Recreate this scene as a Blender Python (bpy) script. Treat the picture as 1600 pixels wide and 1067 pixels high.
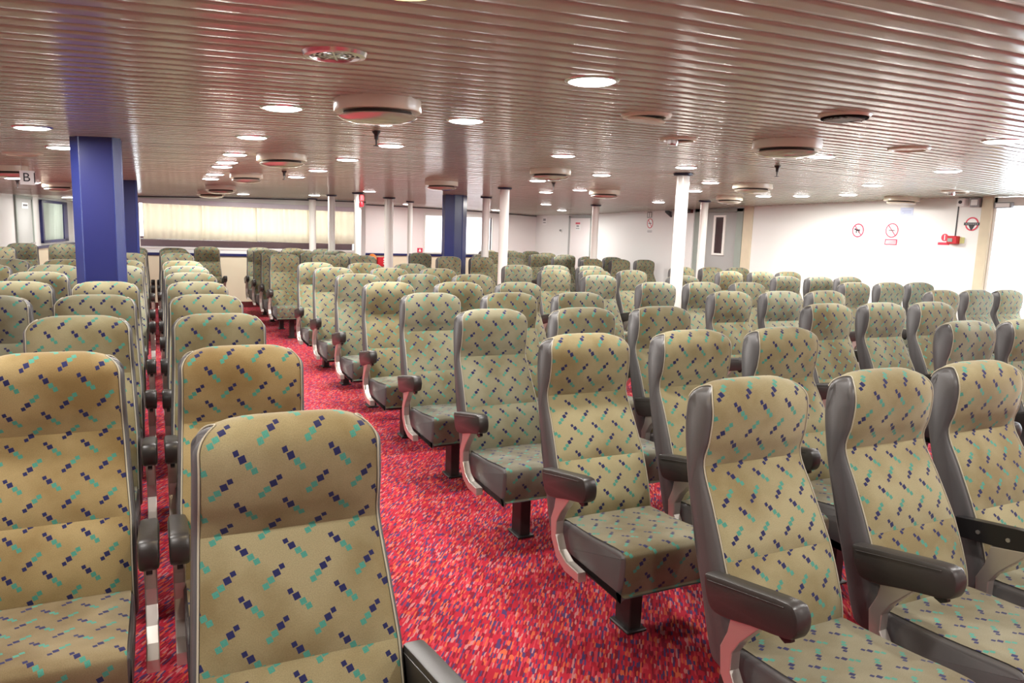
import bpy, math, random
from mathutils import Vector, Matrix

random.seed(7)
for o in list(bpy.data.objects):
    bpy.data.objects.remove(o)
SC = bpy.context.scene
COL = SC.collection

# ------------------------------------------------------------------ camera
F_PX, CX, CY = 1152.25, 800.0, 533.5
EYE = 1.5
YAW, PITCH, ROLL = math.radians(25.888), math.radians(-8.4537), math.radians(1.93)
_f = Vector((math.sin(YAW) * math.cos(PITCH), math.cos(YAW) * math.cos(PITCH), math.sin(PITCH)))
_r = Vector((math.cos(YAW), -math.sin(YAW), 0.0))
_u = _r.cross(_f)
R_ = _r * math.cos(ROLL) + _u * math.sin(ROLL)
U_ = -_r * math.sin(ROLL) + _u * math.cos(ROLL)
cam_d = bpy.data.cameras.new('camera')
cam_d.sensor_width = 36.0
cam_d.lens = F_PX / 1600.0 * 36.0
cam_d.clip_start = 0.05
cam_d.clip_end = 200.0
cam = bpy.data.objects.new('camera', cam_d)
COL.objects.link(cam)
M = Matrix.Identity(4)
for i in range(3):
    M[i][0], M[i][1], M[i][2] = R_[i], U_[i], -_f[i]
M[2][3] = EYE
cam.matrix_world = M
SC.camera = cam

# ------------------------------------------------------------------ world, exposure
SC.view_settings.view_transform = 'Standard'
SC.view_settings.look = 'None'
SC.view_settings.gamma = 1.0
SC.view_settings.use_curve_mapping = False
SC.view_settings.exposure = 0.3
LAMP_W = 19.0
WORLD_STRENGTH = 8.0
world = bpy.data.worlds.new('overcast_sky')
SC.world = world
world.use_nodes = True
_bg = world.node_tree.nodes['Background']
_bg.inputs[0].default_value = (0.93, 0.97, 1.0, 1)
_bg.inputs[1].default_value = WORLD_STRENGTH


def ray(px, py):
    return _f + R_ * ((px - CX) / F_PX) - U_ * ((py - CY) / F_PX)


EYEV = Vector((0, 0, EYE))


def at_plane(px, py, p0, n):
    d = ray(px, py)
    t = (Vector(p0) - EYEV).dot(Vector(n)) / d.dot(Vector(n))
    return EYEV + d * t


def at_x(px, py, X):
    return at_plane(px, py, (X, 0, 0), (1, 0, 0))


def at_y(px, py, Y):
    return at_plane(px, py, (0, Y, 0), (0, 1, 0))


def sheer(Y):
    return 0.0175 * (min(Y, 14.0) - 6.0) if Y > 6.0 else 0.0


def camber(X):
    X = max(X, -1.5)
    return EYE + 0.53 + 0.09 * (1 - ((X - 4.0) / 4.3) ** 2)


def zc(X, Y):
    return camber(X) - sheer(Y)


def lie_on_ceiling(o):
    """Tilt a flat ceiling fitting to the local camber and sheer so its rim meets the slats all round."""
    x, y = o.location.x, o.location.y
    e = 0.05
    sx = (zc(x + e, y) - zc(x - e, y)) / (2 * e)
    sy = (zc(x, y + e) - zc(x, y - e)) / (2 * e)
    o.rotation_euler = (math.atan(sy), -math.atan(sx), 0)


def on_ceiling(px, py):
    z = EYE + 0.55
    q = None
    for _ in range(60):
        d = ray(px, py)
        q = EYEV + d * ((z - EYE) / d.z)
        z = 0.5 * z + 0.5 * zc(q.x, q.y)
    return q


# ------------------------------------------------------------------ materials
class NT:
    def __init__(self, name):
        self.m = bpy.data.materials.new(name)
        self.m.use_nodes = True
        self.t = self.m.node_tree
        self.b = self.t.nodes['Principled BSDF']

    def n(self, kind, **kw):
        x = self.t.nodes.new(kind)
        for k, v in kw.items():
            setattr(x, k, v)
        return x

    def lk(self, a, b):
        self.t.links.new(a, b)

    def val(self, sock, v):
        if hasattr(v, 'links') or isinstance(v, bpy.types.NodeSocket):
            self.lk(v, sock)
        else:
            sock.default_value = v

    def math(self, op, a, b=None, c=None):
        x = self.n('ShaderNodeMath', operation=op)
        self.val(x.inputs[0], a)
        if b is not None:
            self.val(x.inputs[1], b)
        if c is not None:
            self.val(x.inputs[2], c)
        return x.outputs[0]

    def mix(self, fac, a, b, mode='MIX'):
        x = self.n('ShaderNodeMix', data_type='RGBA', blend_type=mode)
        self.val(x.inputs[0], fac)
        for s, v in ((x.inputs[6], a), (x.inputs[7], b)):
            if isinstance(v, tuple):
                s.default_value = (*v[:3], 1)
            else:
                self.lk(v, s)
        return x.outputs[2]

    def noise(self, scale, detail=3, vec=None, rough=0.5):
        x = self.n('ShaderNodeTexNoise')
        x.inputs['Scale'].default_value = scale
        x.inputs['Detail'].default_value = detail
        x.inputs['Roughness'].default_value = rough
        if vec is not None:
            self.lk(vec, x.inputs['Vector'])
        return x.outputs[0]

    def ramp(self, fac, stops, interp='LINEAR'):
        x = self.n('ShaderNodeValToRGB')
        x.color_ramp.interpolation = interp
        e = x.color_ramp.elements
        while len(e) < len(stops):
            e.new(0.5)
        for el, (p, c) in zip(e, stops):
            el.position = p
            el.color = (*c, 1)
        self.lk(fac, x.inputs[0])
        return x.outputs[0]

    def bump(self, h, strength=0.2, dist=0.01):
        x = self.n('ShaderNodeBump')
        x.inputs['Strength'].default_value = strength
        x.inputs['Distance'].default_value = dist
        self.lk(h, x.inputs['Height'])
        self.lk(x.outputs[0], self.b.inputs['Normal'])


def srgb(r, g, b):
    def f(c):
        c /= 255.0
        return c / 12.92 if c <= 0.04045 else ((c + 0.055) / 1.055) ** 2.4
    return (f(r), f(g), f(b))


def simple(name, col, rough=0.5, metal=0.0, noise_amt=0.12, noise_scale=6.0, bump=0.0, spec=None):
    k = NT(name)
    tc = k.n('ShaderNodeTexCoord').outputs['Object']
    nz = k.noise(noise_scale, 4, tc)
    dark = tuple(c * (1 - noise_amt) for c in col)
    lite = tuple(min(1, c * (1 + noise_amt)) for c in col)
    k.lk(k.mix(nz, dark, lite), k.b.inputs['Base Color'])
    k.b.inputs['Roughness'].default_value = rough
    k.b.inputs['Metallic'].default_value = metal
    if spec is not None:
        k.b.inputs['Specular IOR Level'].default_value = spec
    if bump:
        k.bump(k.noise(noise_scale * 20, 2, tc), bump, 0.002)
    return k.m


def emit(name, col, s):
    k = NT(name)
    k.b.inputs['Base Color'].default_value = (*col, 1)
    k.b.inputs['Emission Color'].default_value = (*col, 1)
    k.b.inputs['Emission Strength'].default_value = s
    return k.m


def fabric(name, flip):
    """Woven upholstery: tan ground with short diagonal strings of navy and teal diamonds."""
    k = NT(name)
    uv = k.n('ShaderNodeUVMap').outputs[0]
    sep = k.n('ShaderNodeSeparateXYZ')
    k.lk(uv, sep.inputs[0])
    u, v = sep.outputs[0], sep.outputs[1]
    pu, pv = 0.096, 0.104

    def local(sh):
        x = k.math('FRACT', k.math('ADD', k.math('DIVIDE', u, pu), 50.0 + sh))
        y = k.math('FRACT', k.math('ADD', k.math('DIVIDE', v, pv), 50.0 + sh))
        x = k.math('MULTIPLY', k.math('SUBTRACT', x, 0.5), pu)
        y = k.math('MULTIPLY', k.math('SUBTRACT', y, 0.5), pv)
        return x, y

    def square(x, y, cx, cy, s_):
        # a square turned a little off the weave
        dx, dy = k.math('SUBTRACT', x, cx), k.math('SUBTRACT', y, cy)
        e = k.math('ADD', dx, k.math('MULTIPLY', dy, 0.35))
        g = k.math('SUBTRACT', dy, k.math('MULTIPLY', dx, 0.35))
        d = k.math('MAXIMUM', k.math('ABSOLUTE', e), k.math('ABSOLUTE', g))
        return k.math('LESS_THAN', d, s_)

    def union(items):
        o_ = items[0]
        for it in items[1:]:
            o_ = k.math('MAXIMUM', o_, it)
        return o_

    x1, y1 = local(0.0)
    x2, y2 = local(0.5)
    sg = -1.0 if flip else 1.0
    NV = ((0.0062, 0.0074), (0.0178, 0.0056))
    TL = ((-0.0062, 0.0068), (-0.0170, 0.0064))
    navy = union([square(x1, y1, sg * c, sg * c, q) for c, q in NV] + [square(x2, y2, -c, c, q) for c, q in NV])
    teal = union([square(x1, y1, sg * c, sg * c, q) for c, q in TL] + [square(x2, y2, -c, c, q) for c, q in TL])
    base = srgb(134, 129, 107)
    oi = k.n('ShaderNodeObjectInfo')
    tc = k.n('ShaderNodeTexCoord').outputs['Object']
    off = k.n('ShaderNodeVectorMath', operation='ADD')
    k.lk(tc, off.inputs[0])
    cmb = k.n('ShaderNodeCombineXYZ')
    k.lk(k.math('MULTIPLY', oi.outputs['Random'], 37.0), cmb.inputs[0])
    k.lk(cmb.outputs[0], off.inputs[1])
    vec = off.outputs[0]
    grime = k.ramp(k.noise(4.0, 5, vec), [(0.36, (0.64, 0.57, 0.47)), (0.60, (1, 1, 1))])
    weave = k.ramp(k.noise(420.0, 1, uv), [(0.3, (0.86, 0.86, 0.86)), (0.7, (1.08, 1.08, 1.08))])
    c = k.mix(1.0, base, oi.outputs['Color'], 'MULTIPLY')
    c = k.mix(1.0, c, grime, 'MULTIPLY')
    c = k.mix(teal, c, srgb(66, 128, 112))
    c = k.mix(navy, c, srgb(32, 34, 74))
    c = k.mix(1.0, c, weave, 'MULTIPLY')
    k.lk(c, k.b.inputs['Base Color'])
    k.b.inputs['Roughness'].default_value = 0.92
    k.b.inputs['Specular IOR Level'].default_value = 0.2
    k.b.inputs['Sheen Weight'].default_value = 0.15
    k.bump(k.noise(600.0, 1, uv), 0.25, 0.001)
    return k.m


def carpet():
    k = NT('carpet_red_fleck')
    tc = k.n('ShaderNodeTexCoord').outputs['Object']
    rt = k.n('ShaderNodeMapping')
    rt.inputs['Rotation'].default_value = (0, 0, math.radians(36))
    k.lk(tc, rt.inputs['Vector'])
    mp = k.n('ShaderNodeMapping')
    mp.inputs['Scale'].default_value = (165, 33, 1)
    k.lk(rt.outputs[0], mp.inputs['Vector'])
    vo = k.n('ShaderNodeTexVoronoi', voronoi_dimensions='2D')
    vo.inputs['Scale'].default_value = 1.0
    vo.inputs['Randomness'].default_value = 0.6
    k.lk(mp.outputs[0], vo.inputs['Vector'])
    sp = k.n('ShaderNodeSeparateColor')
    k.lk(vo.outputs['Color'], sp.inputs[0])
    red, dred = srgb(158, 32, 48), srgb(116, 24, 40)
    c = k.ramp(sp.outputs[0], [(0.0, red), (0.30, dred), (0.45, srgb(176, 56, 68)), (0.57, srgb(72, 50, 88)),
                               (0.71, srgb(184, 84, 58)), (0.82, srgb(172, 108, 108)), (0.90, red)], 'CONSTANT')
    big = k.ramp(k.noise(1.2, 3, tc), [(0.3, (0.86, 0.86, 0.86)), (0.7, (1.05, 1.05, 1.05))])
    k.lk(k.mix(1.0, c, big, 'MULTIPLY'), k.b.inputs['Base Color'])
    k.b.inputs['Roughness'].default_value = 0.95
    k.b.inputs['Specular IOR Level'].default_value = 0.15
    k.bump(k.noise(500, 2, tc), 0.3, 0.002)
    return k.m


MAT = {}
MAT['fabric_a'] = fabric('fabric_navy_up', False)
MAT['fabric_b'] = fabric('fabric_navy_down', True)
MAT['vinyl'] = simple('grey_vinyl', srgb(76, 74, 74), 0.45, 0, 0.15, 9, 0.1)
MAT['piping'] = simple('pale_piping', srgb(158, 152, 132), 0.5)
MAT['black'] = simple('black_padded_vinyl', srgb(44, 41, 39), 0.38, 0, 0.2, 14, 0.1)
MAT['plank'] = simple('black_plastic', srgb(26, 25, 26), 0.3)
MAT['alu'] = simple('cast_aluminium', srgb(205, 198, 190), 0.36, 0.85, 0.1)
MAT['steel_dark'] = simple('dark_painted_steel', srgb(52, 47, 46), 0.45, 0.3)
MAT['bolt'] = simple('steel_bolt', srgb(190, 190, 186), 0.3, 0.9)
MAT['carpet'] = carpet()
MAT['slat'] = simple('cream_lacquered_slat', srgb(172, 173, 157), 0.17, 0.0, 0.05, 1.5)
MAT['opening'] = simple('black_hole_shade', srgb(22, 19, 17), 0.9, 0, 0.2, 6, 0, 0.05)
MAT['void'] = simple('dark_ceiling_void', srgb(58, 46, 40), 0.9)
MAT['white'] = simple('white_wall_laminate', srgb(236, 236, 234), 0.4, 0, 0.02, 1.0)
MAT['pinkwhite'] = simple('pinkish_white_laminate', srgb(243, 237, 236), 0.4, 0, 0.02, 1.0)
MAT['cream'] = simple('cream_panel', srgb(226, 218, 190), 0.45, 0, 0.03, 1.0)
MAT['beige'] = simple('beige_trim', srgb(214, 202, 176), 0.45)
MAT['lilac'] = simple('pale_lilac_panel', srgb(222, 214, 226), 0.4)
MAT['blue'] = simple('blue_laminate', srgb(27, 32, 88), 0.3, 0, 0.06, 2)
MAT['collar'] = simple('dark_blue_collar', srgb(24, 26, 60), 0.4)
MAT['blue_edge'] = simple('blue_edge_strip', srgb(38, 48, 106), 0.25)
MAT['post'] = simple('white_gloss_paint', srgb(238, 236, 230), 0.25, 0, 0.02)
MAT['skirt'] = simple('dark_red_skirting', srgb(86, 26, 26), 0.5)
MAT['greydoor'] = simple('grey_door_paint', srgb(168, 170, 168), 0.4, 0, 0.04, 1.5)
MAT['greenframe'] = simple('grey_green_frame', srgb(148, 158, 150), 0.45)
MAT['darkglass'] = simple('dark_window_glass', srgb(58, 40, 44), 0.08, 0, 0.15, 0.8)
MAT['curtain'] = simple('cream_curtain', srgb(236, 226, 198), 0.85, 0, 0.05, 3)
_k = NT('cream_backlit_curtain')
_df = _k.n('ShaderNodeBsdfDiffuse')
_df.inputs[0].default_value = (*srgb(242, 235, 214), 1)
_tr = _k.n('ShaderNodeBsdfTranslucent')
_tr.inputs[0].default_value = (*srgb(248, 243, 230), 1)
_mx = _k.n('ShaderNodeMixShader')
_mx.inputs[0].default_value = 0.4
_k.lk(_df.outputs[0], _mx.inputs[1])
_k.lk(_tr.outputs[0], _mx.inputs[2])
_k.lk(_mx.outputs[0], _k.t.nodes['Material Output'].inputs[0])
MAT['curtain'] = _k.m
MAT['palecurtain'] = simple('pale_green_curtain', srgb(210, 220, 205), 0.85, 0, 0.05, 3)
MAT['lens'] = emit('lamp_diffuser', (1.0, 0.97, 0.95), 9.0)
MAT['warmlens'] = emit('warm_lamp_diffuser', (1.0, 0.8, 0.35), 1.3)
MAT['chrome'] = simple('chrome_ring', srgb(215, 214, 212), 0.18, 0.9)
MAT['dish'] = simple('shiny_cream_dish', srgb(206, 200, 188), 0.12, 0.55, 0.04)
MAT['drum'] = simple('cream_metal_drum', srgb(214, 206, 184), 0.25, 0, 0.04)
MAT['red'] = simple('signal_red', srgb(196, 30, 44), 0.35)
MAT['signred'] = simple('sign_red', srgb(214, 50, 80), 0.4)
MAT['signwhite'] = simple('sign_white', srgb(244, 244, 244), 0.4, 0, 0.01)
MAT['signblack'] = simple('sign_black', srgb(40, 36, 44), 0.4)
MAT['signblue'] = simple('pale_blue_paper', srgb(200, 210, 236), 0.5)
MAT['orange'] = simple('orange_plastic', srgb(226, 128, 48), 0.4)
MAT['bulwark'] = simple('dark_bulwark_paint', srgb(70, 44, 46), 0.5)
MAT['outblue'] = simple('blue_grey_deck_steel', srgb(150, 165, 205), 0.5)
MAT['deck'] = simple('pale_outer_deck', srgb(200, 204, 206), 0.8)
MAT['greybox'] = simple('grey_plastic', srgb(150, 150, 152), 0.45)
MAT['yellowgreen'] = simple('pale_yellow_plate', srgb(226, 232, 160), 0.4)
_k = NT('clear_glass')
_k.b.inputs['Base Color'].default_value = (0.95, 0.98, 1, 1)
_k.b.inputs['Roughness'].default_value = 0.02
_k.b.inputs['Transmission Weight'].default_value = 1.0
_k.b.inputs['IOR'].default_value = 1.02
MAT['glass'] = _k.m
_k = NT('frosted_window_film')
_tr = _k.n('ShaderNodeBsdfTranslucent')
_tr.inputs[0].default_value = (0.95, 0.95, 0.95, 1)
_df = _k.n('ShaderNodeBsdfDiffuse')
_df.inputs[0].default_value = (0.9, 0.9, 0.9, 1)
_mx = _k.n('ShaderNodeMixShader')
_mx.inputs[0].default_value = 0.35
_k.lk(_tr.outputs[0], _mx.inputs[1])
_k.lk(_df.outputs[0], _mx.inputs[2])
_k.lk(_mx.outputs[0], _k.t.nodes['Material Output'].inputs[0])
MAT['film'] = _k.m


# ------------------------------------------------------------------ mesh helpers
def link(name, data, mat=None, parent=None):
    o = bpy.data.objects.new(name, data)
    COL.objects.link(o)
    if mat is not None and data is not None and not data.materials:
        data.materials.append(MAT[mat])
    if parent is not None:
        o.parent = parent
    return o


def tag(o, label, cat, group=None):
    o['label'] = label
    o['category'] = cat
    if group:
        o['group'] = group
    return o


def struct(o, label, cat):
    o['kind'] = 'structure'
    o['label'] = label
    o['category'] = cat
    return o


def empty(name, loc, rz=0.0):
    o = bpy.data.objects.new(name, None)
    COL.objects.link(o)
    o.location = loc
    o.rotation_euler = (0, 0, rz)
    o.empty_display_size = 0.05
    return o


class MB:
    def __init__(self):
        self.v, self.f, self.uv = [], [], None

    def add(self, v, f):
        b = len(self.v)
        self.v += [tuple(p) for p in v]
        self.f += [tuple(i + b for i in q) for q in f]
        return self

    def box(self, lo, hi, ch=0.0):
        (x0, y0, z0), (x1, y1, z1) = lo, hi
        if ch <= 0:
            v = [(x0, y0, z0), (x1, y0, z0), (x1, y1, z0), (x0, y1, z0), (x0, y0, z1), (x1, y0, z1), (x1, y1, z1), (x0, y1, z1)]
            return self.add(v, [(0, 3, 2, 1), (4, 5, 6, 7), (0, 1, 5, 4), (1, 2, 6, 5), (2, 3, 7, 6), (3, 0, 4, 7)])
        rings = []
        for z, i in ((z0, ch), (z0 + ch, 0), (z1 - ch, 0), (z1, ch)):
            a, b, c, d = x0 + i, y0 + i, x1 - i, y1 - i
            e = ch if i == 0 else ch * 0.5
            rings.append([(a + e, b, z), (c - e, b, z), (c, b + e, z), (c, d - e, z), (c - e, d, z), (a + e, d, z), (a, d - e, z), (a, b + e, z)])
        return self.loft(rings)

    def loft(self, rings, caps=True):
        n = len(rings[0])
        v = [p for r in rings for p in r]
        f = []
        for k in range(len(rings) - 1):
            for i in range(n):
                j = (i + 1) % n
                f.append((k * n + i, k * n + j, (k + 1) * n + j, (k + 1) * n + i))
        if caps:
            f.append(tuple(reversed(range(n))))
            f.append(tuple(range((len(rings) - 1) * n, len(rings) * n)))
        return self.add(v, f)

    def lathe(self, prof, n=24, c=(0, 0, 0), caps=True):
        """prof: (radius, z) from bottom to top."""
        rings = []
        for r, z in prof:
            rings.append([(c[0] + r * math.cos(2 * math.pi * i / n), c[1] + r * math.sin(2 * math.pi * i / n), c[2] + z) for i in range(n)])
        return self.loft(rings, caps)

    def prism(self, poly, x0, x1, r=0.0):
        """poly: (y, z) outline counter-clockwise seen from -X; extruded along x, edges rounded by r."""
        levels = [(x0, r), (x0 + r * 0.3, r * 0.3), (x0 + r, 0.0), (x1 - r, 0.0), (x1 - r * 0.3, r * 0.3), (x1, r)] if r > 0 else [(x0, 0), (x1, 0)]
        return self.loft([[(x, y, z) for y, z in inset(poly, i)] for x, i in levels])

    def build(self, name, mat, parent=None, smooth=False):
        me = bpy.data.meshes.new(name)
        me.from_pydata(self.v, [], self.f)
        fix(me)
        if smooth:
            shade(me)
        return link(name, me, mat, parent)


def fix(me):
    import bmesh
    bm = bmesh.new()
    bm.from_mesh(me)
    bmesh.ops.recalc_face_normals(bm, faces=bm.faces)
    bm.to_mesh(me)
    bm.free()


def shade(me, ang=40):
    me.polygons.foreach_set('use_smooth', [True] * len(me.polygons))
    try:
        me.set_sharp_from_angle(angle=math.radians(ang))
    except Exception:
        pass
    me.update()


def inset(poly, d):
    if d == 0:
        return list(poly)
    n = len(poly)
    area = sum(poly[i][0] * poly[(i + 1) % n][1] - poly[(i + 1) % n][0] * poly[i][1] for i in range(n))
    s = 1.0 if area > 0 else -1.0
    out = []
    for i in range(n):
        a, b, c = poly[i - 1], poly[i], poly[(i + 1) % n]
        t = (c[0] - a[0], c[1] - a[1])
        l = math.hypot(*t) or 1.0
        out.append((b[0] - s * t[1] / l * d, b[1] + s * t[0] / l * d))
    return out


def catmull(pts, n, closed=True):
    m = len(pts)
    out = []
    segs = m if closed else m - 1
    for i in range(segs):
        if closed:
            p = [pts[(i + k - 1) % m] for k in range(4)]
        else:
            p = [pts[min(max(i + k - 1, 0), m - 1)] for k in range(4)]
        for j in range(n):
            t = j / n
            out.append(tuple(0.5 * (2 * p[1][c] + (p[2][c] - p[0][c]) * t + (2 * p[0][c] - 5 * p[1][c] + 4 * p[2][c] - p[3][c]) * t * t
                                    + (-p[0][c] + 3 * p[1][c] - 3 * p[2][c] + p[3][c]) * t ** 3) for c in range(len(pts[0]))))
    if not closed:
        out.append(tuple(pts[-1]))
    return out


def text_mesh(name, s, size, mat, loc, rot, parent=None):
    cu = bpy.data.curves.new(name, 'FONT')
    cu.body = s
    cu.size = size
    cu.align_x = 'CENTER'
    cu.align_y = 'CENTER'
    cu.extrude = 0.0008
    tmp = bpy.data.objects.new('tmp', cu)
    COL.objects.link(tmp)
    bpy.context.view_layer.update()
    me = bpy.data.meshes.new_from_object(tmp.evaluated_get(bpy.context.evaluated_depsgraph_get()))
    bpy.data.objects.remove(tmp)
    me.materials.clear()
    o = link(name, me, mat, parent)
    o.location = loc
    o.rotation_euler = rot
    return o


# ------------------------------------------------------------------ room shell
XR, XL, YB, YB2, YF = 8.1, -4.0, 14.0, 15.6, -2.6
LA_X = -2.22
XJ = 3.62          # where the back wall steps from YB to YB2

fl = MB().box((XL - 0.2, YF - 0.2, -0.1), (XR + 0.1, 19.2, 0.0)).build('floor', 'carpet')
struct(fl, 'red carpet floor with blue and orange flecks', 'floor')

# ceiling: dark void board with lacquered slats hung below it
NX = 14
xs = [XL + (XR - XL) * i / NX for i in range(NX + 1)]
ceil = MB()
for xa, xb, yr in ((XL, XR, [YF, 2, 6, 8, 10, 12, YB + 0.12]), (XJ - 0.12, XR, [YB + 0.12, YB2 + 0.12]), (LA_X - 0.1, -0.9, [YB + 0.12, 16.5, 19.12])):
    xx = [xa + (xb - xa) * i / NX for i in range(NX + 1)]
    for dz in (0.035, 0.115):
        v = [(x, yy, zc(x, yy) + dz) for yy in yr for x in xx]
        f = []
        for j in range(len(yr) - 1):
            for i in range(NX):
                a = j * (NX + 1) + i
                f.append((a, a + 1, a + NX + 2, a + NX + 1))
        ceil.add(v, f)
ceiling = ceil.build('ceiling', 'void')
struct(ceiling, 'slatted ceiling of long cream lacquered strips over a dark void', 'ceiling')
PITCH_S, WS = 0.098, 0.0905
prof = [(-WS / 2, 0.022), (-WS / 2 + 0.001, 0.006), (-WS / 2 + 0.006, 0.0006), (-WS / 4, 0.0), (0, 0.0), (WS / 4, 0), (WS / 2 - 0.006, 0.0006), (WS / 2 - 0.001, 0.006), (WS / 2, 0.022)]
npf = len(prof)


def slat_mesh(xa, xb):
    sv, sf = [], []
    for i in range(NX + 1):
        x = xa + (xb - xa) * i / NX
        for (y, z) in prof:
            sv.append((x, y, camber(x) + z))
    for i in range(NX):
        for j in range(npf - 1):
            a = i * npf + j
            sf.append((a, a + npf, a + npf + 1, a + 1))
    me = bpy.data.meshes.new('ceiling_slat')
    me.from_pydata(sv, [], sf)
    shade(me, 60)
    me.materials.append(MAT['slat'])
    return me


slat_me, slat_short, slat_pass = slat_mesh(XL, XR), slat_mesh(XJ, XR), slat_mesh(LA_X, -0.9)
k = 0
yy = YF + 0.05
while yy < 15.6:
    o = link('ceiling_slat', slat_me if yy < YB else slat_short, None, ceiling)
    o.location = (0, yy, -sheer(yy) + random.uniform(-0.0012, 0.0012))
    o.rotation_euler = (random.uniform(-0.006, 0.006), 0, 0)
    # rotation about the world X axis at height would swing the strip, so compensate
    a = o.rotation_euler[0]
    o.location.y += math.sin(a) * 2.05
    yy += PITCH_S
    k += 1
yy = YB + 0.03
while yy < 19.0:
    o = link('ceiling_slat', slat_pass, None, ceiling)
    o.location = (0, yy, -sheer(yy))
    yy += PITCH_S


def wall_seg(name, A, B, z0, z1, th, mat, label=None, cat='wall', parent=None):
    """Vertical slab along A->B, thickness added to the left-hand side of A->B."""
    A, B = Vector((*A, 0)), Vector((*B, 0))
    d = (B - A).normalized()
    n = Vector((-d.y, d.x, 0)) * th
    pts = [A, B, B + n, A + n]
    m = MB().loft([[(p.x, p.y, z) for p in pts] for z in (z0, z1)])
    o = m.build(name, mat, parent)
    if label:
        struct(o, label, cat)
    return o


TOP = 2.16
# right side wall: solid from the outer opening back to the corner
wr = MB()
wr.box((XR, 5.02, 0), (XR + 0.12, 8.75, TOP))
wr.box((XR, 8.75, 1.965), (XR + 0.12, 9.86, TOP))
wr.box((XR, 12.05, 0), (XR + 0.12, YB2 + 0.12, TOP))
wr.box((XR, YF, 0), (XR + 0.12, 1.0, TOP))
wr.box((XR, 1.0, 0), (XR + 0.12, 5.02, 0.12))
wr = wr.build('wall_right', 'white')
struct(wr, 'white laminate side wall carrying the prohibition signs', 'wall')
w2 = MB().box((XR - 0.05, 9.86, 0), (XR + 0.12, 12.05, TOP)).build('wall_right_inner', 'white')
struct(w2, 'bright white side wall panel standing proud beyond the grey door', 'wall')
# panel joints and trims on the side wall
tr = MB().box((XR - 0.006, 5.385, 1.62), (XR, 5.397, 2.03)).build('trim_1', 'signblack')
struct(tr, 'thin dark cable line down the white side wall', 'trim')
tr = MB().box((XR - 0.03, 5.0, 0), (XR + 0.14, 5.12, 2.06), 0.008).build('trim_2', 'beige')
struct(tr, 'beige corner post at the edge of the bright side opening', 'trim')
tr = MB().box((XR - 0.02, 8.55, 0), (XR + 0.02, 8.74, 2.06), 0.006).build('trim_3', 'beige')
struct(tr, 'beige vertical trim beside the grey side door', 'trim')

# back wall with the curtained window (left) and the stepped-back bright part (right)
WX0, WX1, WZ0, WZ1 = -0.22, 3.46, 1.05, 1.83
wb = MB()
wb.box((-0.9, YB, 0), (WX0, YB + 0.12, TOP))
wb.box((WX1, YB, 0), (XJ, YB + 0.12, TOP))
wb.box((WX0, YB, 0), (WX1, YB + 0.12, WZ0))
wb.box((WX0, YB, WZ1), (WX1, YB + 0.12, TOP))
wb.box((XJ - 0.12, YB + 0.12, 0), (XJ, YB2 + 0.12, TOP))
wb = wb.build('wall_back', 'white')
struct(wb, 'white end wall around the long curtained window', 'wall')
BX0, BX1, BZ0, BZ1 = 5.36, 6.95, 1.0, 1.8
wb2 = MB()
wb2.box((XJ, YB2, 0), (BX0, YB2 + 0.12, TOP))
wb2.box((BX1, YB2, 0), (XR, YB2 + 0.12, TOP))
wb2.box((BX0, YB2, 0), (BX1, YB2 + 0.12, BZ0))
wb2.box((BX0, YB2, BZ1), (BX1, YB2 + 0.12, TOP))
wb2 = wb2.build('wall_back_recess', 'pinkwhite')
struct(wb2, 'pinkish white end wall set back around the glowing window', 'wall')
dado = MB().box((-0.9, YB - 0.018, 0.10), (XJ - 0.01, YB, 0.90)).build('trim_4', 'cream')
struct(dado, 'cream lower panelling along the end wall', 'trim')
rail = MB().box((-0.9, YB - 0.05, 0.905), (XJ - 0.01, YB, 0.952), 0.008).build('trim_5', 'blue')
struct(rail, 'narrow blue handrail strip along the end wall', 'trim')
skirt = MB().box((-0.9, YB - 0.03, 0), (XJ - 0.01, YB, 0.10)).build('baseboard_back', 'skirt')
struct(skirt, 'dark red skirting at the foot of the end wall', 'baseboard')


def shadow_gap(x0, x1, y, name, label):  # solid dark strip; the shade of the gap is put into its colour
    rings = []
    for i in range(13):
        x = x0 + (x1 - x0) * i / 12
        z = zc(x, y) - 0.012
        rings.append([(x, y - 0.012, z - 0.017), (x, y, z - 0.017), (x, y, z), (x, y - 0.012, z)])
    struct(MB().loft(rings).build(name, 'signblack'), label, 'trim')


shadow_gap(-0.9, XJ, YB, 'trim_6', 'dark strip painting the shadow gap under the ceiling along the end wall')
shadow_gap(XJ, XR, YB2, 'trim_7', 'dark strip painting the shadow gap under the ceiling of the set-back wall')
rail = MB().box((XJ, YB2 - 0.05, 0.905), (XR - 0.06, YB2, 0.952), 0.008).build('trim_10', 'blue')
struct(rail, 'narrow blue handrail strip along the set-back end wall', 'trim')
dado = MB().box((XJ, YB2 - 0.018, 0.0), (XR - 0.02, YB2, 0.90)).build('trim_11', 'cream')
struct(dado, 'cream lower panelling along the set-back end wall', 'trim')
# unseen front wall behind the viewpoint, left windowless to cut frontal fill light
wf = MB().box((XL, YF - 0.12, 0), (XR, YF, TOP))
wf = wf.build('wall_front', 'white')
struct(wf, 'plain white front bulkhead', 'wall')

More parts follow.
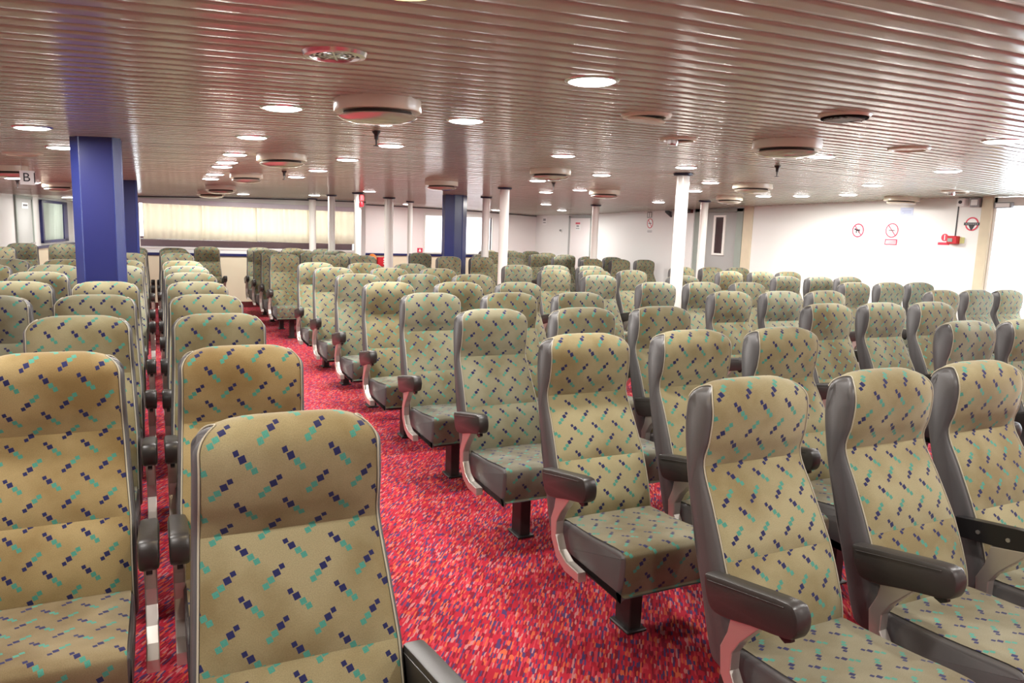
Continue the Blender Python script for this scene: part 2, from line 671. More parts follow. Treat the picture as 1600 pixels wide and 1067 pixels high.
# left side: unseen side wall and return added to close in bounce light
wl = MB().box((XL - 0.12, YF, 0), (XL, 13.6, TOP)).build('wall_left', 'white')
struct(wl, 'unseen white left side wall added to close the room', 'wall')
LA, LB = (-2.22, 13.6), (-1.62, 19.0)
w = wall_seg('wall_left_back', (XL, 13.6), LA, 0, TOP, 0.12, 'white', 'unseen white return wall added left of the grey-green door')
lw = wall_seg('wall_left_passage', LA, LB, 0, TOP, 0.12, 'white', 'slanting white passage wall with the blue framed window')
w = wall_seg('wall_passage_end', LB, (-0.9, 19.0), 0, TOP, 0.12, 'white', 'white end of the side passage')
w = wall_seg('wall_passage_side', (-0.9, 19.0), (-0.9, YB), 0, TOP, 0.12, 'white', 'white inner side of the passage')


# ---- curtained window in the back wall
win = empty('window_1', ((WX0 + WX1) / 2, YB, WZ0))
struct(win, 'long window with gathered cream curtains over a dark lower strip', 'window')
cx0, cx1 = WX0 - win.location.x, WX1 - win.location.x
hh = WZ1 - WZ0
fr = MB()
fr.box((cx0, -0.015, -0.03), (cx1, 0.10, 0.0))
fr.box((cx0, -0.015, hh), (cx1, 0.10, hh + 0.03))
fr.box((cx0 - 0.03, -0.015, -0.03), (cx0, 0.10, hh + 0.03))
fr.box((cx1, -0.015, -0.03), (cx1 + 0.03, 0.10, hh + 0.03))
fr.build('window_frame', 'post', win)
MB().box((cx0, 0.085, 0), (cx1, 0.091, hh)).build('pane', 'glass', win)
MB().box((cx0, 0.05, 0.118), (cx1, 0.075, 0.13)).build('lower_bar', 'chrome', win)
def curtain_mesh(x0, x1, z0, z1, amp, n, y=0.0, droop=None):
    vv, ff = [], []
    for i in range(n + 1):
        t = i / n
        x = x0 + (x1 - x0) * t
        ph = i * 0.9 + 1.3 * math.sin(i * 0.21)
        yo = y + amp * math.sin(ph)
        zb = z0 + (droop(t) if droop else 0.0)
        for kk in range(4):
            s = kk / 3.0
            vv.append((x, yo * (0.6 + 0.4 * (1 - s)) + y * 0.4, z1 + (zb - z1) * s))
    for i in range(n):
        for kk in range(3):
            a = i * 4 + kk
            ff.append((a, a + 1, a + 5, a + 4))
    return MB().add(vv, ff)
for ci in range(4):
    a = cx0 + 0.05 + (cx1 - cx0 - 0.05) * ci / 4
    b = cx0 + 0.05 + (cx1 - cx0 - 0.05) * (ci + 1) / 4 + 0.01
    c = curtain_mesh(a, b, 0.125, hh, 0.018, 56, 0.03, lambda t: 0.01 * math.sin(3 * t + ci)).build('curtain', 'curtain', win, True)
    so = c.modifiers.new('thickness', 'SOLIDIFY')
    so.thickness = 0.003
bul = MB().box((WX0 - 0.55, YB + 0.55, 0), (WX1 + 0.03, YB + 0.62, 1.215)).build('bulwark', 'bulwark')
struct(bul, 'dark reddish brown bulwark outside the curtained window', 'bulwark')
val = MB().box((cx0 - 0.05, -0.03, hh - 0.06), (cx1 + 0.05, 0.0, hh + 0.024), 0.006).build('valance', 'lilac', win)

# ---- glowing frosted window in the set-back wall
win = empty('window_2', ((BX0 + BX1) / 2, YB2, BZ0))
struct(win, 'frosted white window glowing with daylight behind the blue pillar', 'window')
cx0, cx1, hh = BX0 - win.location.x, BX1 - win.location.x, BZ1 - BZ0
fr = MB()
fr.box((cx0, -0.02, -0.03), (cx1, 0.1, 0))
fr.box((cx0, -0.02, hh), (cx1, 0.1, hh + 0.03))
fr.box((cx0 - 0.03, -0.02, -0.03), (cx0, 0.1, hh + 0.03))
fr.box((cx1, -0.02, -0.03), (cx1 + 0.03, 0.1, hh + 0.03))
fr.build('window_frame', 'post', win)
MB().box((cx0 - 0.04, -0.06, -0.045), (cx1 + 0.04, 0.0, -0.025)).build('window_sill', 'greybox', win)
for j in range(2):
    a = cx0 + (cx1 - cx0) / 2 * j
    MB().box((a + 0.008, 0.05, 0), (a + (cx1 - cx0) / 2 - 0.008, 0.054, hh)).build('pane', 'film', win)

# ---- side opening near the viewer: glazed, daylight outside
win = empty('window_3', (XR, 3.0, 0.12))
struct(win, 'wide bright side window with pale frame looking on the outer deck', 'window')
fr = MB()
for y0, y1, z0, z1 in ((-2.0, 2.02, -0.02, 0.03), (-2.0, 2.02, 1.82, 1.915), (-2.0, -1.95, 0, 1.915), (1.97, 2.02, 0, 1.915), (-0.02, 0.02, 0.03, 1.82)):
    fr.box((0.0, y0, z0), (0.09, y1, z1))
fr.build('window_frame', 'post', win)
for a, b in ((-1.95, -0.02), (0.02, 1.97)):
    MB().box((0.05, a, 0.03), (0.056, b, 1.82)).build('pane', 'glass', win)
# outside the side window
deck = MB().box((XR + 0.12, -6, -0.1), (XR + 2.2, 12, -0.02)).build('outer_deck', 'deck')
struct(deck, 'pale outer walkway deck beyond the side window', 'deck')
bm_ = empty('deck_beam', (XR + 1.9, 5.0, 0))
tag(bm_, 'pale blue steel beam of the outer deck seen through the side window', 'beam')
MB().box((-0.06, -9, 1.74), (0.06, 6, 1.86), 0.01).build('beam', 'outblue', bm_)
MB().box((-0.03, -9, 2.08), (0.03, 6, 2.13), 0.005).build('upper_pipe', 'outblue', bm_)
for yy in (-3.0, 4.2):
    MB().box((-0.05, yy - 0.05, -0.02), (0.05, yy + 0.05, 1.76), 0.006).build('stanchion', 'outblue', bm_)
rl = empty('deck_rail', (XR + 1.6, 5.0, 0))
tag(rl, 'thin grey deck railing with a slanting stay outside the side window', 'railing')
for z in (0.55, 0.95):
    MB().box((-0.018, -9, z - 0.018), (0.018, 5, z + 0.018), 0.005).build('rail_bar', 'outblue', rl)
for i in range(6):
    yy = -8 + i * 2.4
    MB().box((-0.02, yy - 0.02, -0.02), (0.02, yy + 0.02, 0.96), 0.004).build('rail_post', 'outblue', rl)

# ---- grey door in the right wall
dr = empty('door_1', (XR, 9.3, 0))
struct(dr, 'grey side door with tall narrow vision panel in grey-green frame', 'door')
fr = MB()
fr.box((-0.03, -0.56, 0), (0.12, -0.42, 1.972), 0.004)
fr.box((-0.03, 0.44, 0), (0.12, 0.56, 1.972), 0.004)
fr.box((-0.03, -0.56, 1.92), (0.12, 0.56, 1.972), 0.004)
fr.build('door_frame', 'greenframe', dr)
leaf = MB().box((0.03, -0.42, 0.01), (0.08, 0.44, 1.92), 0.004).build('door_leaf', 'greydoor', dr)
fr = MB()
for y0, y1, z0, z1 in ((-0.14, 0.14, 1.24, 1.27), (-0.14, 0.14, 1.84, 1.87), (-0.14, -0.09, 1.27, 1.84), (0.09, 0.14, 1.27, 1.84)):
    fr.box((0.012, y0, z0), (0.032, y1, z1))
fr.build('vision_frame', 'post', leaf)
MB().box((0.022, -0.09, 1.27), (0.03, 0.09, 1.84)).build('vision_pane', 'darkglass', leaf)
MB().box((-0.02, 0.34, 1.0), (0.03, 0.40, 1.03), 0.006).build('door_handle', 'chrome', leaf)
# ---- pale door near the far corner on the right wall
dr = empty('door_2', (XR, 13.55, 0))
struct(dr, 'pinkish white far side door with dark hinge edge and red notice', 'door')
fr = MB()
fr.box((-0.03, -0.47, 0), (0.0, -0.41, 1.885))
fr.box((-0.03, 0.41, 0), (0.0, 0.47, 1.885))
fr.box((-0.03, -0.47, 1.83), (0.0, 0.47, 1.885))
fr.build('door_frame', 'greydoor', dr)
MB().box((-0.045, -0.475, 0), (-0.01, -0.45, 1.87)).build('hinge_edge', 'greenframe', dr)
leaf = MB().box((-0.02, -0.41, 0.01), (0.0, 0.41, 1.83)).build('door_leaf', 'pinkwhite', dr)
MB().box((-0.06, -0.36, 0.95), (-0.02, -0.33, 1.05), 0.005).build('door_handle', 'greybox', leaf)
# ---- door and blue framed window on the slanting passage wall
ldir = (Vector((*LB, 0)) - Vector((*LA, 0))).normalized()
lang = math.atan2(ldir.y, ldir.x)
lnrm = Vector((ldir.y, -ldir.x, 0))


def at_l(px, py):
    return at_plane(px, py, (*LA, 0), lnrm)


a, b = at_l(24, 330), at_l(48, 330)
dlen = (b - a).length
dr = empty('door_3', (a.x, a.y, 0), lang)
struct(dr, 'pale grey-green passage door with small notice and lever handle', 'door')
fr = MB()
fr.box((-0.07, -0.03, 0), (0, 0.02, 1.83))
fr.box((dlen, -0.03, 0), (dlen + 0.05, 0.02, 1.83))
fr.box((-0.07, -0.03, 1.78), (dlen + 0.05, 0.02, 1.83))
fr.build('door_frame', 'greenframe', dr)
leaf = MB().box((0, -0.015, 0.01), (dlen, 0.01, 1.78)).build('door_leaf', 'greydoor', dr)
MB().box((dlen * 0.35, -0.02, 1.62), (dlen * 0.75, -0.015, 1.72)).build('notice', 'signwhite', leaf)
MB().box((dlen * 0.42, -0.0225, 1.66), (dlen * 0.7, -0.0195, 1.69)).build('notice_print', 'signblack', leaf)
MB().box((dlen * 0.78, -0.06, 1.0), (dlen * 0.98, -0.015, 1.03), 0.006).build('door_handle', 'chrome', leaf)
a, b = at_l(62, 345), at_l(102, 345)
wlen = (b - a).length
z0, z1 = at_l(64, 380).z, min(at_l(63, 309).z, 1.80)
# (the frame ends just under the passage ceiling)
win = empty('window_4', (a.x, a.y, z0), lang)
struct(win, 'blue framed passage window with pale curtain behind it', 'window')
fr = MB()
hh = z1 - z0
fr.box((0, -0.05, 0), (wlen, 0.0, 0.05))
fr.box((0, -0.05, hh - 0.05), (wlen, 0.0, hh))
fr.box((0, -0.05, 0), (0.10, 0.0, hh))
fr.box((wlen - 0.35, -0.05, 0), (wlen, 0.0, hh))
fr.build('window_frame', 'blue', win)
curtain_mesh(0.1, wlen - 0.35, 0.05, hh - 0.05, 0.01, 40, -0.02).build('curtain', 'palecurtain', win, True)
MB().box((0.1, -0.045, 0.05), (wlen - 0.35, -0.042, hh - 0.05)).build('pane', 'glass', win)
da, db = at_l(24, 330), at_l(48, 330)
la = Vector((*LA, 0))
t_a, t_b, t_e = (da - la).dot(ldir) - 0.07, (db - la).dot(ldir) + 0.05, (Vector((*LB, 0)) - la).length
for t0, t1, n1, n2, side in ((0.0, t_a, 'trim_8', 'trim_9', 'before'), (t_b, t_e, 'trim_12', 'trim_13', 'beyond')):
    for nm, off, zz0, zz1, th, mt, what in ((n1, 0.04, 0.905, 0.95, 0.04, 'blue', 'narrow blue handrail strip'), (n2, 0.015, 0.0, 0.9, 0.015, 'cream', 'cream lower panelling')):
        p0, p1 = la + ldir * t0 + lnrm * off, la + ldir * t1 + lnrm * off
        wall_seg(nm, (p0.x, p0.y), (p1.x, p1.y), zz0, zz1, th, mt, '%s on the passage wall %s its door' % (what, side), 'trim')


# ------------------------------------------------------------------ pillars and posts
def blue_pillar(x, y, wx, wy, ch, label):
    t = empty('blue_pillar', (x, y, 0))
    tag(t, label, 'pillar')
    top = max(zc(x - wx / 2, y), zc(x + wx / 2, y)) + 0.012
    hx, hy = wx / 2, wy / 2
    e = ch
    ring = [(-hx + e, -hy), (hx - e, -hy), (hx, -hy + e), (hx, hy - e), (hx - e, hy), (-hx + e, hy), (-hx, hy - e), (-hx, -hy + e)]
    MB().loft([[(p[0] * 0.985, p[1] * 0.985, z) for p in ring] for z in (0.0, top)]).build('column', 'blue', t)
    s = 0.012
    for sx in (-1, 1):
        for sy in (-1, 1):
            MB().loft([[(sx * (hx - e * 1.05), sy * (hy + 0.002), z), (sx * (hx + 0.002), sy * (hy - e * 1.05), z),
                        (sx * (hx - 0.004), sy * (hy - e * 1.25), z), (sx * (hx - e * 1.25), sy * (hy - 0.004), z)] for z in (0.02, top - 0.004)]).build('corner_strip', 'blue_edge', t)
    MB().box((-hx - 0.01, -hy - 0.01, 0), (hx + 0.01, hy + 0.01, 0.09), 0.01).build('plinth', 'skirt', t)
    return t


blue_pillar(-0.335, 5.86, 0.295, 0.26, 0.045, 'big blue clad pillar rising among the seats left of the aisle')
blue_pillar(-0.305, 10.27, 0.26, 0.26, 0.02, 'slim blue pillar standing behind the big blue pillar')
blue_pillar(4.26, 11.0, 0.36, 0.34, 0.10, 'eight-sided blue pillar in front of the glowing window')


def white_post(px, ytop, label, Y=None, r=0.06):
    q = on_ceiling(px, ytop)
    if Y is not None:
        d = ray(px, ytop)
        q = EYEV + d * (Y / d.y)
    t = empty('white_post', (q.x, q.y, 0))
    tag(t, label, 'post', 'white round posts')
    zt = zc(q.x, q.y) + 0.02
    MB().lathe([(r, 0.0), (r, zt)], 28).build('shaft', 'post', t, True)
    MB().lathe([(r + 0.002, zt - 0.045), (r + 0.03, zt - 0.04), (r + 0.034, zt - 0.02), (r + 0.01, zt)], 28).build('collar', 'collar', t, True)
    MB().lathe([(r + 0.002, 0.0), (r + 0.02, 0.001), (r + 0.018, 0.03), (r + 0.002, 0.034)], 28).build('base_ring', 'chrome', t, True)
    return t


white_post(1068, 270, 'thick cream white post standing between the middle benches', 5.92, 0.062)
white_post(1102, 305, 'white post in front of the grey side door', 8.47, 0.055)
white_post(789, 292.6, 'white post at the back of the middle benches beyond the cross gap', 8.95, 0.062)
white_post(760, 307, 'white post just beyond the eight-sided blue pillar', 10.9, 0.06)
white_post(931, 323.7, 'white post beside the pinkish far side door', 10.85, 0.06)
white_post(641, 314.6, 'slim white post left of the glowing frosted window', None, 0.045)
white_post(608, 308.7, 'white post right of the red alarm post', None, 0.075)
white_post(518, 306.5, 'white post in front of the curtained window, next to the alarm post', 12.4, 0.055)
white_post(488, 311, 'white post close against the curtained window', 13.72, 0.06)
ap = white_post(559, 300, 'white post carrying a red alarm bell and beacon', 11.5, 0.055)
ab = empty('fire_alarm', (ap.location.x + 0.04, ap.location.y - 0.080, zc(ap.location.x, ap.location.y) - 0.026))
tag(ab, 'red alarm sounder and beacon fixed to a white post', 'alarm')
MB().box((-0.035, -0.03, -0.10), (0.035, 0.03, 0.0), 0.008).build('sounder', 'red', ab)
MB().lathe([(0.0, -0.19), (0.03, -0.185), (0.036, -0.15), (0.03, -0.115), (0.0, -0.11)], 18).build('beacon', 'red', ab, True)

# ------------------------------------------------------------------ seats
BACK = [(-0.205, 0.33), (-0.206, 0.42), (-0.186, 0.50), (-0.137, 0.62), (-0.068, 0.75), (-0.010, 0.855), (-0.022, 0.93), (-0.027, 1.0), (-0.018, 1.045),
        (0.006, 1.071), (0.034, 1.08), (0.062, 1.070), (0.080, 1.04), (0.086, 0.98), (0.076, 0.90), (0.050, 0.80), (0.0, 0.66), (-0.058, 0.5), (-0.105, 0.36), (-0.14, 0.325)]
CUSH = [(-0.590, 0.284), (-0.604, 0.292), (-0.619, 0.355), (-0.622, 0.418), (-0.610, 0.438), (-0.57, 0.444), (-0.42, 0.428), (-0.30, 0.420), (-0.21, 0.414),
        (-0.172, 0.395), (-0.165, 0.31), (-0.2, 0.284)]


def w_back(z):
    pts = [(0.3, 0.213), (0.62, 0.212), (0.75, 0.204), (0.87, 0.197), (1.0, 0.194), (2, 0.194)]
    w = pts[-1][1]
    for (za, wa), (zb, wb_) in zip(pts, pts[1:]):
        if z <= zb:
            w = wa + (wb_ - wa) * max(0, (z - za) / (zb - za))
            break
    r, c = 0.05, 1.032
    if z > c:
        w = w - r + math.sqrt(max(0.0, r * r - (z - c) ** 2))
    return w


def body_mesh(outline, wfun, r, n=4):
    ol = catmull(outline, n)
    rings = []
    for s, ins in ((-1, r), (-1, r * 0.35), (-1, 0.0), (1, 0.0), (1, r * 0.35), (1, r)):
        k_ = {r: 0.0, r * 0.35: r * 0.4, 0.0: r}[ins]
        ii = inset(ol, ins)
        rings.append([(s * (wfun(q[1]) - k_), p[0], p[1]) for p, q in zip(ii, ol)])
    m = MB().loft(rings)
    me = bpy.data.meshes.new('body')
    me.from_pydata(m.v, [], m.f)
    fix(me)
    shade(me, 50)
    return me


def strip_mesh(path, wfun, r, puff, bulge, nx=12, uoff=0.0, voff=0.0):
    """Upholstery strip laid over a (y, z) path; outward is to the left of the travel direction given here."""
    n = len(path)
    vv, ff, uvs = [], [], []
    L = [0.0]
    for a, b in zip(path, path[1:]):
        L.append(L[-1] + math.hypot(b[0] - a[0], b[1] - a[1]))
    for i, p in enumerate(path):
        a, b = path[max(i - 1, 0)], path[min(i + 1, n - 1)]
        t = (b[0] - a[0], b[1] - a[1])
        l = math.hypot(*t) or 1
        nrm = (-t[1] / l, t[0] / l)
        tt = L[i] / L[-1]
        endf = min(1.0, min(tt, 1 - tt) * L[-1] / 0.022)
        bl = 0.0015 + (puff + bulge * math.sin(math.pi * tt)) * (1 - (1 - endf) ** 2)
        w = wfun(p[1]) - r
        for j in range(nx + 1):
            s = -1 + 2 * j / nx
            s = math.sin(s * math.pi / 2) * 0.6 + s * 0.4
            o = 0.0012 + bl * (1 - abs(s) ** 5)
            vv.append((s * w, p[0] + nrm[0] * o, p[1] + nrm[1] * o))
            uvs.append((s * w + uoff, L[i] + voff))
    for i in range(n - 1):
        for j in range(nx):
            a = i * (nx + 1) + j
            ff.append((a, a + 1, a + nx + 2, a + nx + 1))
    me = bpy.data.meshes.new('strip')
    me.from_pydata(vv, [], ff)
    ul = me.uv_layers.new(name='UVMap')
    for lp in me.loops:
        ul.data[lp.index].uv = uvs[lp.vertex_index]
    shade(me, 60)
    return me


def sub_path(outline, n, i0, i1):
    """Dense outline points between control points i0 and i1."""
    ol = catmull(outline, n)
    return ol[int(i0 * n):int(i1 * n) + 1]


def tube_mesh(path, wfun, r, rad, sgn):
    rings = []
    n = len(path)
    for i, p in enumerate(path):
        x = sgn * (wfun(p[1]) - r * 0.75)
        a, b = path[max(i - 1, 0)], path[min(i + 1, n - 1)]
        t = (b[0] - a[0], b[1] - a[1])
        l = math.hypot(*t) or 1
        nrm = (-t[1] / l, t[0] / l)
        c = (x, p[0] + nrm[0] * 0.001, p[1] + nrm[1] * 0.001)
        rings.append([(c[0] + rad * math.cos(q), c[1] + nrm[0] * rad * math.sin(q), c[2] + nrm[1] * rad * math.sin(q)) for q in [2 * math.pi * k_ / 6 for k_ in range(6)]])
    m = MB().loft(rings)
    return m


RB = 0.014
ND = 5
seat_parts = {}
seat_parts['back_shell'] = (body_mesh(BACK, w_back, RB), 'vinyl')
p_low, p_mid, p_head = sub_path(BACK, ND, 0.6, 3), sub_path(BACK, ND, 3, 5), sub_path(BACK, ND, 5, 13)
# path direction bottom->top on the front (-Y) side: outward normal is (-t.z, t.y) -> -Y. good
seat_parts['lower_back'] = (strip_mesh(p_low, w_back, RB, 0.006, 0.008, voff=0.0), 'fabric')
seat_parts['middle_back'] = (strip_mesh(p_mid, w_back, RB, 0.006, 0.010, uoff=0.0, voff=0.30), 'fabric')
seat_parts['headrest'] = (strip_mesh(p_head, w_back, RB, 0.008, 0.008, uoff=0.0, voff=0.566), 'fabric')
pm = MB()
for s in (-1, 1):
    m = tube_mesh(sub_path(BACK, ND, 0.6, 12), w_back, RB, 0.0022, s)
    pm.add(m.v, m.f)
me = bpy.data.meshes.new('piping')
me.from_pydata(pm.v, [], pm.f)
fix(me)
shade(me)
seat_parts['piping'] = (me, 'piping')
wc = lambda z: 0.205
seat_parts['seat_cushion'] = (body_mesh(CUSH, wc, 0.016), 'vinyl')
seat_parts['cushion_cover'] = (strip_mesh(sub_path(CUSH, ND, 0.6, 9), wc, 0.008, 0.003, 0.003, voff=0.03), 'fabric')
m = MB().box((-0.185, -0.565, 0.258), (0.185, -0.16, 0.29), 0.006)
m.box((-0.20, -0.57, 0.268), (-0.178, -0.15, 0.296)).box((0.178, -0.57, 0.268), (0.20, -0.15, 0.296))


def mesh_of(mb, name, smooth=False):
    me_ = bpy.data.meshes.new(name)
    me_.from_pydata(mb.v, [], mb.f)
    fix(me_)
    if smooth:
        shade(me_)
    return me_


seat_parts['seat_frame'] = (mesh_of(m, 'seat_frame'), 'steel_dark')
leg_me = mesh_of(MB().box((-0.028, -0.05, 0.0), (0.028, 0.05, 0.268), 0.004), 'leg')
foot_me = mesh_of(MB().box((-0.045, -0.41, 0.0), (0.045, -0.28, 0.012), 0.004), 'foot_plate')

# armrest (centred on x = 0, same y/z frame as the seat)
PAD = [(-0.125, 0.590), (-0.150, 0.520), (-0.20, 0.508), (-0.31, 0.536), (-0.415, 0.560), (-0.445, 0.578), (-0.453, 0.612), (-0.444, 0.640), (-0.415, 0.653), (-0.29, 0.631), (-0.16, 0.606)]
pad_me = mesh_of(MB().prism(catmull(list(reversed(PAD)), 3), -0.026, 0.026, 0.010), 'arm_pad', True)
btn_me = mesh_of(MB().prism([(-0.42, 0.572), (-0.383, 0.565), (-0.385, 0.547), (-0.405, 0.54), (-0.423, 0.551)], -0.008, 0.008, 0.002), 'release_button')
seam = MB()
for sx in (-1, 1):
    pp = [(-0.145, 0.586), (-0.29, 0.615), (-0.41, 0.638)]
    seam.loft([[(sx * 0.0262 + 0.0018 * math.cos(q), y + 0.0018 * math.sin(q) * 0.3, z + 0.0018 * math.sin(q)) for q in [math.pi * 2 * i / 5 for i in range(5)]] for y, z in pp])
seam_me = mesh_of(seam, 'pad_seam')
BRK = [(-0.235, 0.545), (-0.355, 0.570), (-0.335, 0.545), (-0.268, 0.468), (-0.243, 0.425), (-0.243, 0.375), (-0.275, 0.325), (-0.33, 0.300), (-0.415, 0.296),
       (-0.42, 0.262), (-0.32, 0.262), (-0.255, 0.288), (-0.208, 0.352), (-0.200, 0.425), (-0.222, 0.475)]
brk_me = mesh_of(MB().prism(BRK, -0.017, 0.017, 0.003), 'arm_bracket')
PLK = [(-0.11, 0.60), (-0.13, 0.535), (-0.34, 0.560), (-0.46, 0.590), (-0.47, 0.625), (-0.45, 0.645), (-0.30, 0.628)]
plank_me = mesh_of(MB().prism(list(reversed(PLK)), -0.016, 0.016, 0.002), 'bare_arm')
bolts = MB()
bolts.loft([[(xx, 0.007 * math.cos(q), 0.007 * math.sin(q)) for q in [math.pi * 2 * i / 10 for i in range(10)]] for xx in (-0.019, -0.0155)])
bolt_me = mesh_of(bolts, 'bolt')
for me_, mm in ((leg_me, 'steel_dark'), (foot_me, 'steel_dark'), (pad_me, 'black'), (btn_me, 'plank'), (seam_me, 'black'), (brk_me, 'alu'), (plank_me, 'plank'), (bolt_me, 'bolt')):
    me_.materials.append(MAT[mm])
for nm, (me_, mm) in seat_parts.items():
    me_.name = nm
    me_.materials.append(MAT['fabric_a' if mm == 'fabric' else mm])

ARM = 0.238


def arm(seat, x, kind):
    if kind == 'bare':
        a = link('armrest', plank_me, None, seat)
        a['label'] = 'bare black armrest core with two bolts, pad missing'
        a.location = (x, 0, 0)
        for by, bz in ((-0.19, 0.575), (-0.285, 0.585)):
            link('bolt', bolt_me, None, a).location = (0, by, bz)
    else:
        a = link('armrest', pad_me, None, seat)
        a.location = (x, 0, 0)
        link('release_button', btn_me, None, a)
        link('pad_seam', seam_me, None, a)
    link('arm_bracket', brk_me, None, a)


def seat(x, y, left, right, label, group, variant='a', tint=None, rz=0.0, lo=None, ro=None):
    t = empty('ferry_seat', (x, y, 0), rz)
    tag(t, label, 'seat', group)
    if tint is None:
        k_ = random.random()
        g = random.uniform(0.9, 1.06)
        tint = (g * (1.0 - 0.09 * k_), g * (0.97 - 0.01 * k_), g * (0.82 + 0.16 * k_))
    shell = None
    for nm, (me_, mm) in seat_parts.items():
        par = t
        if nm == 'piping':
            par = shell
        if nm == 'cushion_cover':
            par = cush
        o = link(nm, me_, None, par)
        if nm == 'back_shell':
            shell = o
        if nm == 'seat_cushion':
            cush = o
        if mm == 'fabric':
            # the seat covers are soiled grey by use
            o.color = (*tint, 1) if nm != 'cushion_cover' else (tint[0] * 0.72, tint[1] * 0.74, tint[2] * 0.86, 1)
            if variant == 'b':
                o.material_slots[0].link = 'OBJECT'
                o.material_slots[0].material = MAT['fabric_b']
    l = link('leg', leg_me, None, t)
    l.location = (0.027, -0.345, 0.0)
    fp = link('foot_plate', foot_me, None, l)
    fp.location = (0, 0.345, 0)
    if left:
        arm(t, -(lo or ARM), left)
    if right:
        arm(t, ro or ARM, right)
    return t


Y0, RP = 1.588, 0.95
XC = dict(M=-1.77, N=-1.27, O=-0.775, P=-0.295, Q=0.247, A=1.581, B=2.136, C=2.661, D=4.041, E=4.583, F=5.111, G=6.599, H=7.124, I=7.612)
ORD = ['', 'first', 'second', 'third', 'fourth', 'fifth', 'sixth', 'seventh', 'eighth']
BANK = {}
for c in 'NOP':
    BANK[c] = ('seats around the big blue pillar', {'N': 'outer seat', 'O': 'middle seat', 'P': 'inner end seat'}[c] + ' of big blue pillar bank')
BANK['Q'] = ('single seats along the red aisle', 'single seat between red aisle and pillar bank')
for c in 'ABC':
    BANK[c] = ('three-seat benches along the red aisle', {'A': 'red-aisle end seat', 'B': 'centre seat', 'C': 'inner end seat'}[c] + ' of red-aisle bench')
for c in 'DEF':
    BANK[c] = ('middle benches around the thick white post', {'D': 'red-aisle side seat', 'E': 'centre seat', 'F': 'sign-wall side seat'}[c] + ' of middle post bench')
for c in 'GHI':
    BANK[c] = ('benches along the sign wall', {'G': 'outer end seat', 'H': 'centre seat', 'I': 'wall end seat'}[c] + ' of sign-wall bench')
ROWS = dict(N=[6, 7], O=[3, 4, 5, 6, 7], P=[1, 2, 3, 4, 6, 7], Q=range(8), A=range(8), B=range(8), C=range(8), D=range(1, 8), E=[1, 2, 3, 4, 6, 7],
            F=[2, 3, 4, 5, 6, 7], G=range(3, 8), H=range(3, 8), I=range(3, 8))
LEFT = dict(N='mid', O='mid', P='mid', Q='end', A='end', B='mid', C='mid', D='end', E='mid', F='mid', G='end', H='mid', I='mid')
RIGHT = dict(P='end', Q='end', C='end', F='end', I='end')
TAN = (1.18, 0.98, 0.68)
for c in 'NOPQABCDEFGHI':
    for r in ROWS[c]:
        grp, what = BANK[c]
        row = 'in %s row before the cross gap' % ORD[8 - r] if r < 7 else 'in first row before the cross gap'
        lab = 'patterned %s %s' % (what, row)
        kl = 'bare' if (c == 'C' and r == 0) else LEFT[c]
        var = 'b' if (r == 0 and c in 'ABC') or c == 'P' else 'a'
        tint = None
        if c in 'PQ' and r == 1:
            tint = TAN
        elif c == 'Q' and r == 0:
            tint = (1.1, 1.02, 0.82)
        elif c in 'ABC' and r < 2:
            tint = (1.16, 1.12, 0.94)  # front benches tinted lighter: their stronger light is put into the colour
        dx = random.uniform(-0.006, 0.006) if r and c not in 'NOPQ' else 0
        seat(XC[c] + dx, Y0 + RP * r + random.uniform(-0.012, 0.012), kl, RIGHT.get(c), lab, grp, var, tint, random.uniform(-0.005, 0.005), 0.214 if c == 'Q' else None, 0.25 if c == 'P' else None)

# section beyond the cross gap
FAR = []
for i, y in enumerate((10.42, 11.32, 12.22, 13.12)):
    for c in 'ABC':
        FAR.append((XC[c], y, LEFT[c], RIGHT.get(c), '%s in %s row beyond the cross gap' % (BANK[c][1], ORD[i + 1])))
for i, y in enumerate((10.15, 11.15, 12.15)):
    FAR.append((XC['Q'], y, 'end', 'end', 'single seat by red aisle in %s row beyond the cross gap' % ORD[i + 1]))
    FAR.append((XC['P'], y, 'mid', 'end', 'seat near slim blue pillar in %s row beyond the cross gap' % ORD[i + 1]) if i != 0 else
               (XC['P'], 10.0, 'mid', 'end', 'seat just in front of the slim blue pillar beyond the cross gap'))
FAR += [(0.76, 13.05, None, 'end', 'lone seat beside the red aisle by the cream end panelling'),
        (-1.25, 13.05, 'mid', 'end', 'back row seat right below the blue framed passage window'),
        (-1.76, 12.95, 'mid', None, 'back row seat right below the grey-green passage door'),
        (-1.80, 11.3, 'mid', 'mid', 'seat one row before the grey-green passage door')]
for c in 'DEF':
    FAR.append((XC[c], 10.62, LEFT[c], RIGHT.get(c), '%s seat of bench in front of the eight-sided blue pillar' % {'D': 'aisle side', 'E': 'centre', 'F': 'post side'}[c]))
FAR += [(4.05, 12.0, 'end', None, 'seat left behind the eight-sided blue pillar'),
        (5.10, 11.75, None, 'end', 'seat right behind the eight-sided blue pillar')]
for c, x in (('G', 6.59), ('H', 7.15), ('I', 7.66)):
    FAR.append((x, 10.6, LEFT[c], RIGHT.get(c), '%s in first row beyond the cross gap' % BANK[c][1]))
for c, x in (('G', 6.59), ('H', 7.15), ('I', 7.67)):
    FAR.append((x, 11.62, LEFT[c], RIGHT.get(c), '%s in second row beyond the cross gap' % BANK[c][1]))
for c, x in (('G', 6.58), ('H', 7.18)):
    FAR.append((x, 12.5, LEFT[c], None, '%s in third row beyond the cross gap' % BANK[c][1]))
for c, x in (('outer', 6.02), ('centre', 6.55), ('wall side', 7.25)):
    FAR.append((x, 13.42, 'mid', None, '%s seat level with the pinkish far door' % c))
for c, x in (('left', 6.40), ('centre', 6.93), ('right', 7.44)):
    FAR.append((x, 14.5, 'mid', None, '%s seat of last row before the set-back end wall' % c))
